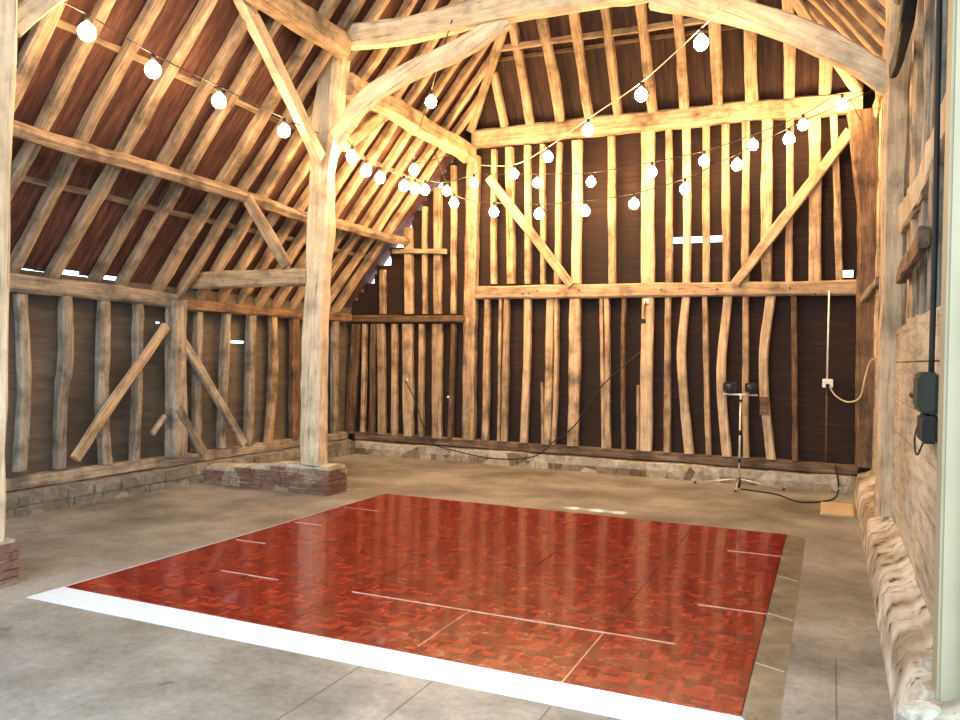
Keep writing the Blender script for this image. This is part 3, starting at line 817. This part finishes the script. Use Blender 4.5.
# ------------------------------------------------------------------ right wall timbers
tag(timber('wall_post', [(0.47, 7.62, 0.33), (0.47, 7.62, 2.4), (0.48, 7.62, 4.2), (0.50, 7.62, 5.0)], 0.19, 0.2, OAKB, rough=.012, widths=[(0, 1), (.6, 1), (.8, 1.1), (1, 1.3)]),
    'tall post of the right wall that carries the curved brace', 'post')
G5 = 'studs above the limewashed boards on the right wall'
for i, (y, w, x) in enumerate(((5.25, .14, .56), (5.62, .08, .6), (5.95, .10, .58), (6.3, .07, .6), (6.62, .09, .57), (6.95, .08, .6), (7.25, .08, .6), (8.1, .1, .54), (8.6, .1, .53), (9.1, .1, .53), (9.6, .1, .52), (10.1, .1, .52), (10.55, .1, .52))):
    tag(timber('stud', [(x, y, 1.7), (x, y + .02, 3.2), (x, y, 4.62)], 0.1, w, GREY if y < 6.5 else OAK, up=(0, 1, 0), rough=.014),
        f'stud above the limewashed boards, {"nearest the cream post" if i == 0 else ORD[i] + " from the cream post"}', 'stud', G5)
tag(timber('brace', [atx(888, 245, .54), atx(906, 216, .54), atx(924, 186, .54), atx(938, 150, .54), atx(965, 85, .54)], 0.22, 0.08, WHITEB, up=(1, 0, 0), rough=.02), 'thick weathered diagonal brace high on the right wall', 'brace')
tag(timber('brace', [atx(901, 276, .47), atx(913, 258, .47), atx(924, 236, .47)], 0.12, 0.06, DIM, up=(1, 0, 0), rough=.016), 'small dark diagonal brace below the thick one on the right wall', 'brace')
tag(timber('timber_offcut', [atx(893, 71, .42), atx(900, 50, .42), atx(908, 10, .40), atx(911, -20, .40)], 0.17, 0.08, BLACK, up=(1, 0, 0), taper=(.7, 1)), 'black piece of wood slanting beside the head of the right wall post', 'offcut')
pa, pb = aty(843, 290, 10.92), aty(862, 291, 10.9)
tag(timber('bracket', [aty(864, 299, 10.7), aty(880, 281, 9.9)], 0.09, 0.1, GREY, up=(0, 0, 1)), 'stubby grey timber bracket where the long rail meets the right corner', 'bracket')
o = boxo('door_post', (0.412, 3.6, 0.27), (0.72, 3.78, 4.9), CREAM, None, 0.012)
tag(o, 'smooth cream painted post at the right edge of the view', 'post')

# ------------------------------------------------------------------ dance floor
DX0, DX1, DY0, DY1 = -4.56, -0.33, 3.72, 7.85
df = empty('dance_floor', ((DX0 + DX1) / 2, (DY0 + DY1) / 2, 0))
tag(df, 'glossy red parquet dance floor laid on the concrete', 'dance floor')
ht = 0.03
EX = [DX0, -3.70, -2.855, -2.0, -1.155, DX1]; EY = [DY0, 4.50, 5.30, 6.10, 6.93, DY1]
for i in range(5):
    for j in range(5):
        a = (EX[i] + .0015, EY[j] + .0015); b_ = (EX[i + 1] - .0015, EY[j + 1] - .0015)
        c = Vector(((a[0] + b_[0]) / 2, (a[1] + b_[1]) / 2, 0))
        bm = bmesh.new(); box(bm, Vector((a[0], a[1], 0)) - c, Vector((b_[0], b_[1], ht + random.uniform(-.0006, .0006))) - c)
        tilt = random.uniform(-.003, .003), random.uniform(-.003, .003)
        for v in bm.verts:
            if v.co.z > .01: v.co.z += v.co.x * tilt[0] + v.co.y * tilt[1]
        bm_link('parquet_panel', bm, PARQ, df, Matrix.Translation(c))
SEAM = plain('aluminium_seam', (0.62, 0.40, 0.30), 0.3, 0.3)
for y, x0, x1 in ((6.93, -.75, DX1), (6.93, -4.5, -4.1), (5.30, -.75, DX1), (5.30, -4.5, -4.2), (4.50, -3.95, -3.45), (4.50, -2.85, -.75), (6.10, -4.5, -4.2)):
    boxo('seam_strip', (x0, y - .004, .002), (x1, y + .004, ht + .0030), SEAM, df)
boxo('seam_strip', (-1.158, DY0, .002), (-1.152, 4.5, ht + .0028), SEAM, df)
boxo('seam_strip', (-2.002, DY0 + .1, .002), (-1.998, 4.5, ht + .0028), SEAM, df)
def wedge(name, quad_lo, quad_hi, mat, lab=None):
    """ramp: outer edge at floor, inner edge at panel height"""
    a, b_ = [Vector(v) for v in quad_lo]; c, d = [Vector(v) for v in quad_hi]   # a-b outer, c-d inner (c by a)
    o = (a + b_) / 2
    bm = bmesh.new()
    V = [bm.verts.new(p - o) for p in (a + Vector((0, 0, .003)), b_ + Vector((0, 0, .003)), d, c, a, b_, Vector((d.x, d.y, 0)), Vector((c.x, c.y, 0)))]
    for f in ((0, 1, 2, 3), (4, 7, 6, 5), (0, 4, 5, 1), (1, 5, 6, 2), (2, 6, 7, 3), (3, 7, 4, 0)): bm.faces.new([V[k] for k in f])
    w = bm_link(name, bm, mat, df, Matrix.Translation(o))
    if lab: w['label'] = lab
    return w
FX = 0.16; FYW = 0.2
wedge('front_ramp', ((DX0 - .1, DY0 - FYW, 0), (DX1 + FX, DY0 - FYW, 0)), ((DX0 - .004, DY0 - .004, ht), (DX1 + .004, DY0 - .004, ht)), RAMPW, 'bright white edging ramp')
wedge('left_ramp', ((DX0 - .1, DY0 - FYW, 0), (DX0 - .035, DY1 + .02, 0)), ((DX0 - .004, DY0 - .004, ht), (DX0 - .004, DY1, ht)), RAMPW, 'thin white edging')
wedge('back_ramp', ((DX0 - .03, DY1 + .03, 0), (DX1 + FX, DY1 + .03, 0)), ((DX0, DY1 + .002, ht), (DX1, DY1 + .002, ht)), RAMPS, 'thin scuffed metal edging')
e = [DY1, 6.75, 5.6, 4.85, 4.4, DY0]
e = [DY1, 7.25, 6.3, 5.33, 4.42, DY0]
for k in range(5):
    wedge('side_ramp', ((DX1 + FX, e[k] - .003, 0), (DX1 + FX, e[k + 1] + .003, 0)), ((DX1 + .004, e[k] - .003, ht), (DX1 + .004, e[k + 1] + .003, ht)), RAMPS, 'scuffed grey brown metal ramp segment')
    if k > 1: wedge('ramp_joint', ((DX1 + FX - .01, e[k] + .004, 0.003), (DX1 + FX - .01, e[k] - .004, 0.003)), ((DX1 + .004, e[k] + .004, ht + .001), (DX1 + .004, e[k] - .004, ht + .001)), STEEL)

# ------------------------------------------------------------------ festoon lights
def bulb(parent, p):
    bm = bmesh.new()
    prof = [(0.0, -.066), (.03, -.059), (.053, -.038), (.064, -.006), (.060, .020), (.044, .046), (.024, .062), (.017, .075)]
    seg = 16; rows = []
    for r, z in prof:
        rows.append([bm.verts.new((r * math.cos(2 * math.pi * k / seg), r * math.sin(2 * math.pi * k / seg), z)) for k in range(seg)] if r else [bm.verts.new((0, 0, z))])
    for k in range(seg): bm.faces.new((rows[0][0], rows[1][(k + 1) % seg], rows[1][k]))
    for i in range(1, len(rows) - 1):
        for k in range(seg): bm.faces.new((rows[i][k], rows[i][(k + 1) % seg], rows[i + 1][(k + 1) % seg], rows[i + 1][k]))
    bm.faces.new(rows[-1])
    b = bm_link('bulb', bm, BULB, parent, Matrix.Translation(p), True)
    rod('lamp_holder', p + Vector((0, 0, .07)), p + Vector((0, 0, .125)), 0.019, BLACK, b)
def string(name, start, bulbs, end, label, r=.006, mat=CABLEM):
    root = empty('festoon_string', start)
    tag(root, label, 'string lights', 'festoon strings hung through the barn')
    for p in bulbs: bulb(root, p)
    pts = [Vector(start)] + [p + Vector((0, 0, .13)) for p in bulbs] + [Vector(end)]
    tube('cable', pts, r, mat, root, 6, 6)
    return root
string('', (-5.03, 3.6, 4.05), [atx(87, 32, -5.12), atx(153, 70, -5.12), atx(219, 101, -5.12), atx(284, 131, -5.14)], aty(318, 133, 7.46), 'string of four lit bulbs at the left between the near post and the tall post')
string('', aty(345, 138, 7.8), [atx(352, 157, -5.05), atx(366, 171, -5.05), atx(380, 178, -5.05), atx(404, 186, -5.05), atx(415, 189, -5.05), atx(425, 190, -5.05), atx(447, 191, -5.05), aty(474, 183, 10.6)], (-4.87, 10.93, 4.38), 'sagging string of closely spaced bulbs from the tall post to the end wall')
string('', (-4.85, 10.93, 4.32), [aty(x, y, 10.62) for x, y in ((537, 183), (591, 182), (652, 172), (704, 161), (753, 145), (803, 125), (842, 105))], (0.28, 10.85, 4.6), 'upper string of seven bulbs along the end wall up to the tie beam end')
string('', (-5.0, 9.7, 4.4), [aty(x, y, 9.9) for x, y in ((454, 203), (494, 212), (539, 214), (585, 211), (634, 204), (685, 189), (737, 165), (789, 139))], (0.38, 9.85, 4.65), 'lower sagging string of eight bulbs in front of the end wall')
string('', (-4.84, 10.93, 4.45), [aty(514, 174, 10.4), aty(548, 157, 9.7), aty(588, 130, 8.9), aty(641, 95, 8.1), aty(701, 43, 7.15)], aty(760, -30, 6.3), 'pale cabled string of five bulbs climbing to the upper right', mat=CABLEC)
string('', aty(452, 20, 7.36), [aty(431, 102, 8.1), aty(414, 170, 9.3)], (-4.97, 10.2, 4.45), 'short string of two bulbs, one large, hanging left of centre below the tie beam')


string('', (-4.9, 5.3, 4.9), [Vector((x, 5.3, 4.80 - .1 * (1 - ((x + 2.35) / 2.6) ** 2))) for x in (-4.2, -3.0, -1.8, -.6)], (0.45, 5.3, 4.85), 'added fill light string of four bulbs, unseen just above the top of the view')  # unseen string, added to warm the front of the tall post and braces

# ------------------------------------------------------------------ light stand
sx, sy = -1.02, 10.55
ls = empty('lighting_stand', (sx, sy, 0))
tag(ls, 'slim lighting stand with a crossbar and two black lamps before the end wall', 'light stand')
rod('pole', (sx, sy, .04), (sx, sy, 1.19), .013, STEEL, ls)
for z0, z1, r in ((.33, .39, .02), (.68, .74, .018), (.02, .14, .022), (1.10, 1.13, .022)): rod('collar', (sx, sy, z0), (sx, sy, z1), r, BLACK, ls)
for f_ in ((-1.58, 10.72, .015), (-.5, 10.74, .015), (-1.03, 10.28, .015)):
    l = rod('leg', (sx, sy, .13), f_, .009, STEEL, ls)
    rod('rubber_foot', Vector(f_) + Vector((0, 0, .012)), Vector(f_) - Vector((0, 0, .014)), .014, BLACK, l)
rod('crossbar', (sx - .22, sy, 1.19), (sx + .2, sy, 1.19), .012, STEEL, ls)
for dx, w in ((-.13, .085), (.12, .07)):
    lm = boxo('lamp_head', (sx + dx - w, sy - .06, 1.22), (sx + dx + w, sy + .07, 1.34), BLACK, ls, .012)
    rod('lens', (sx + dx, sy - .075, 1.28), (sx + dx, sy - .055, 1.28), .045, LENS, lm)
    boxo('yoke', (sx + dx - .012, sy - .01, 1.19), (sx + dx + .012, sy + .01, 1.23), BLACK, lm)

# ------------------------------------------------------------------ small fittings and cables
s = aty(827, 383, 10.93)
so = boxo('socket_box', (s.x - .055, 10.95, s.z - .06), (s.x + .07, 11.02, s.z + .05), WHITEP, None, .008)
tag(so, 'white plastic socket box on the end wall near the right corner', 'socket')
boxo('plug', (s.x - .015, 10.9, s.z - .07), (s.x + .03, 10.95, s.z - .01), BLACK, so, .006)
tag(rod('conduit', (s.x, 10.97, s.z + .05), (s.x, 10.94, 2.52), .011, WHITEP), 'thin white conduit rising from the white socket box to the rail', 'conduit')
tag(rod('conduit', (s.x, 11.0, s.z - .06), (s.x + .01, 11.0, .36), .011, DIM), 'thin brown conduit falling from the white socket box to the sill', 'conduit')
cp = [aty(829, 386, 10.92), aty(836, 396, 10.88), aty(848, 402, 10.8), aty(860, 397, 10.7), aty(865, 378, 10.62), aty(870, 362, 10.6), aty(878, 357, 10.3)]
tag(tube('flex_cable', cp, .009, CABLEC), 'pale cable drooping from the socket box to the right wall', 'cable')
s = aty(646, 301, 10.95)
jb = boxo('junction_box', (s.x - .035, 10.96, s.z - .035), (s.x + .035, 11.0, s.z + .035), WHITEP, None, .006)
tag(jb, 'small white junction box on the broad pale stud under the rail', 'box')
tag(tube('flex_cable', [s, aty(644.5, 310, 10.93), aty(644, 318, 10.93)], .007, CABLEM), 'short black lead hanging from the small junction box', 'cable')
q = aty(643.5, 321, 10.93)
tag(boxo('inline_plug', (q.x - .035, q.y - .02, q.z - .035), (q.x + .03, q.y + .02, q.z + .03), BLACK, None, .01), 'black plug hanging below the small white junction box', 'plug')
tag(tube('flex_cable', [aty(*p_, 10.9) for p_ in ((640, 352), (600, 388), (575, 425), (552, 443), (535, 456), (500, 459), (460, 452), (430, 440), (415, 400), (405, 380))], .009, CABLEM),
    'long black cable looping low across the end wall studs and plinth', 'cable')
tag(tube('floor_cable', [Vector((sx + .03, sy - .05, .01)), atz(775, 494, .01), atz(800, 502, .01), atz(830, 500, .01), atz(838, 492, .012), aty(838, 480, 10.9), aty(835, 465, 10.9)], .01, CABLEM),
    'black cable on the concrete from the light stand to the right corner', 'cable')
a, b_, c = atz(818, 515, 0), atz(855, 517, 0), atz(856, 503, 0)
tag(boxo('floor_board', (-0.06, 9.22, 0.0), (0.27, 10.0, .02), TILE, None, .004), 'flat tan board lying on the floor in the right corner', 'board')
# daylight through holes in the aisle end, imitated by small white discs
for i, (px, py, r) in enumerate(((407, 380, .022), (448, 397, .018))):
    q = aty(px, py, 10.96)
    bm = bmesh.new(); bmesh.ops.create_uvsphere(bm, u_segments=12, v_segments=8, radius=r)
    tag(bm_link('daylight_speck', bm, WHITEP, None, Matrix.Translation(q), True), ('small white disc imitating a speck of daylight on the aisle end', 'small white disc imitating daylight just left of the tall end wall post')[i], 'daylight speck')

# switch gear on the right wall
q = atx(930, 395, .49)
sb = empty('switch_box', (0.47, 4.95, 1.2))
tag(sb, 'dark grey electrical switch box on the limewashed boards', 'switch box')
boxo('housing', (0.42, 4.60, 1.36), (0.50, 4.90, 1.57), DGREY, sb, .012)
boxo('lower_box', (0.43, 4.56, 1.21), (0.50, 4.84, 1.35), BLACK, sb, .012)
rod('switch_lever', (0.42, 5.0, 1.44), (0.46, 4.88, 1.44), .018, BLACK, sb)
boxo('cover', (0.412, 4.63, 1.39), (0.422, 4.87, 1.54), DGREY, sb, .004)
tube('dangling_wire', [(0.44, 4.86, 1.3), (0.43, 4.93, 1.2), (0.44, 4.9, 1.12), (0.46, 4.8, 1.2)], .005, CABLEM, sb)
tag(rod('conduit', (0.475, 4.84, 1.58), (0.475, 4.90, 2.0), .018, BLACK) if False else tube('conduit', [(0.47, 4.62, 1.57), (0.47, 4.60, 2.3), (0.465, 4.60, 3.2), (0.46, 4.60, 4.5)], .014, BLACK),
    'black conduit pipe running up from the switch box beside the cream post', 'conduit')

# ------------------------------------------------------------------ daylight
w = bpy.data.worlds.new('sky'); SC.world = w; w.use_nodes = True
bg = w.node_tree.nodes['Background']
bg.inputs[0].default_value = (0.66, 0.85, 1.0, 1); bg.inputs[1].default_value = 4.6
sd = bpy.data.lights.new('sun', 'SUN'); sd.energy = 30.0; sd.angle = 0.03; sd.color = (1, .95, .86)
so_ = bpy.data.objects.new('sun', sd); COL.objects.link(so_); so_.location = (4, 20, 15)
slit = Vector(((hl.x + hr.x) / 2, 11.18, 3.257)); patch = atz(592, 510, 0)
so_.rotation_euler = (patch - slit).to_track_quat('-Z', 'Y').to_euler()

SC.view_settings.view_transform = 'Standard'
SC.view_settings.look = 'None'
SC.view_settings.exposure = 0.08
SC.view_settings.gamma = 1.0
SC.view_settings.use_curve_mapping = False
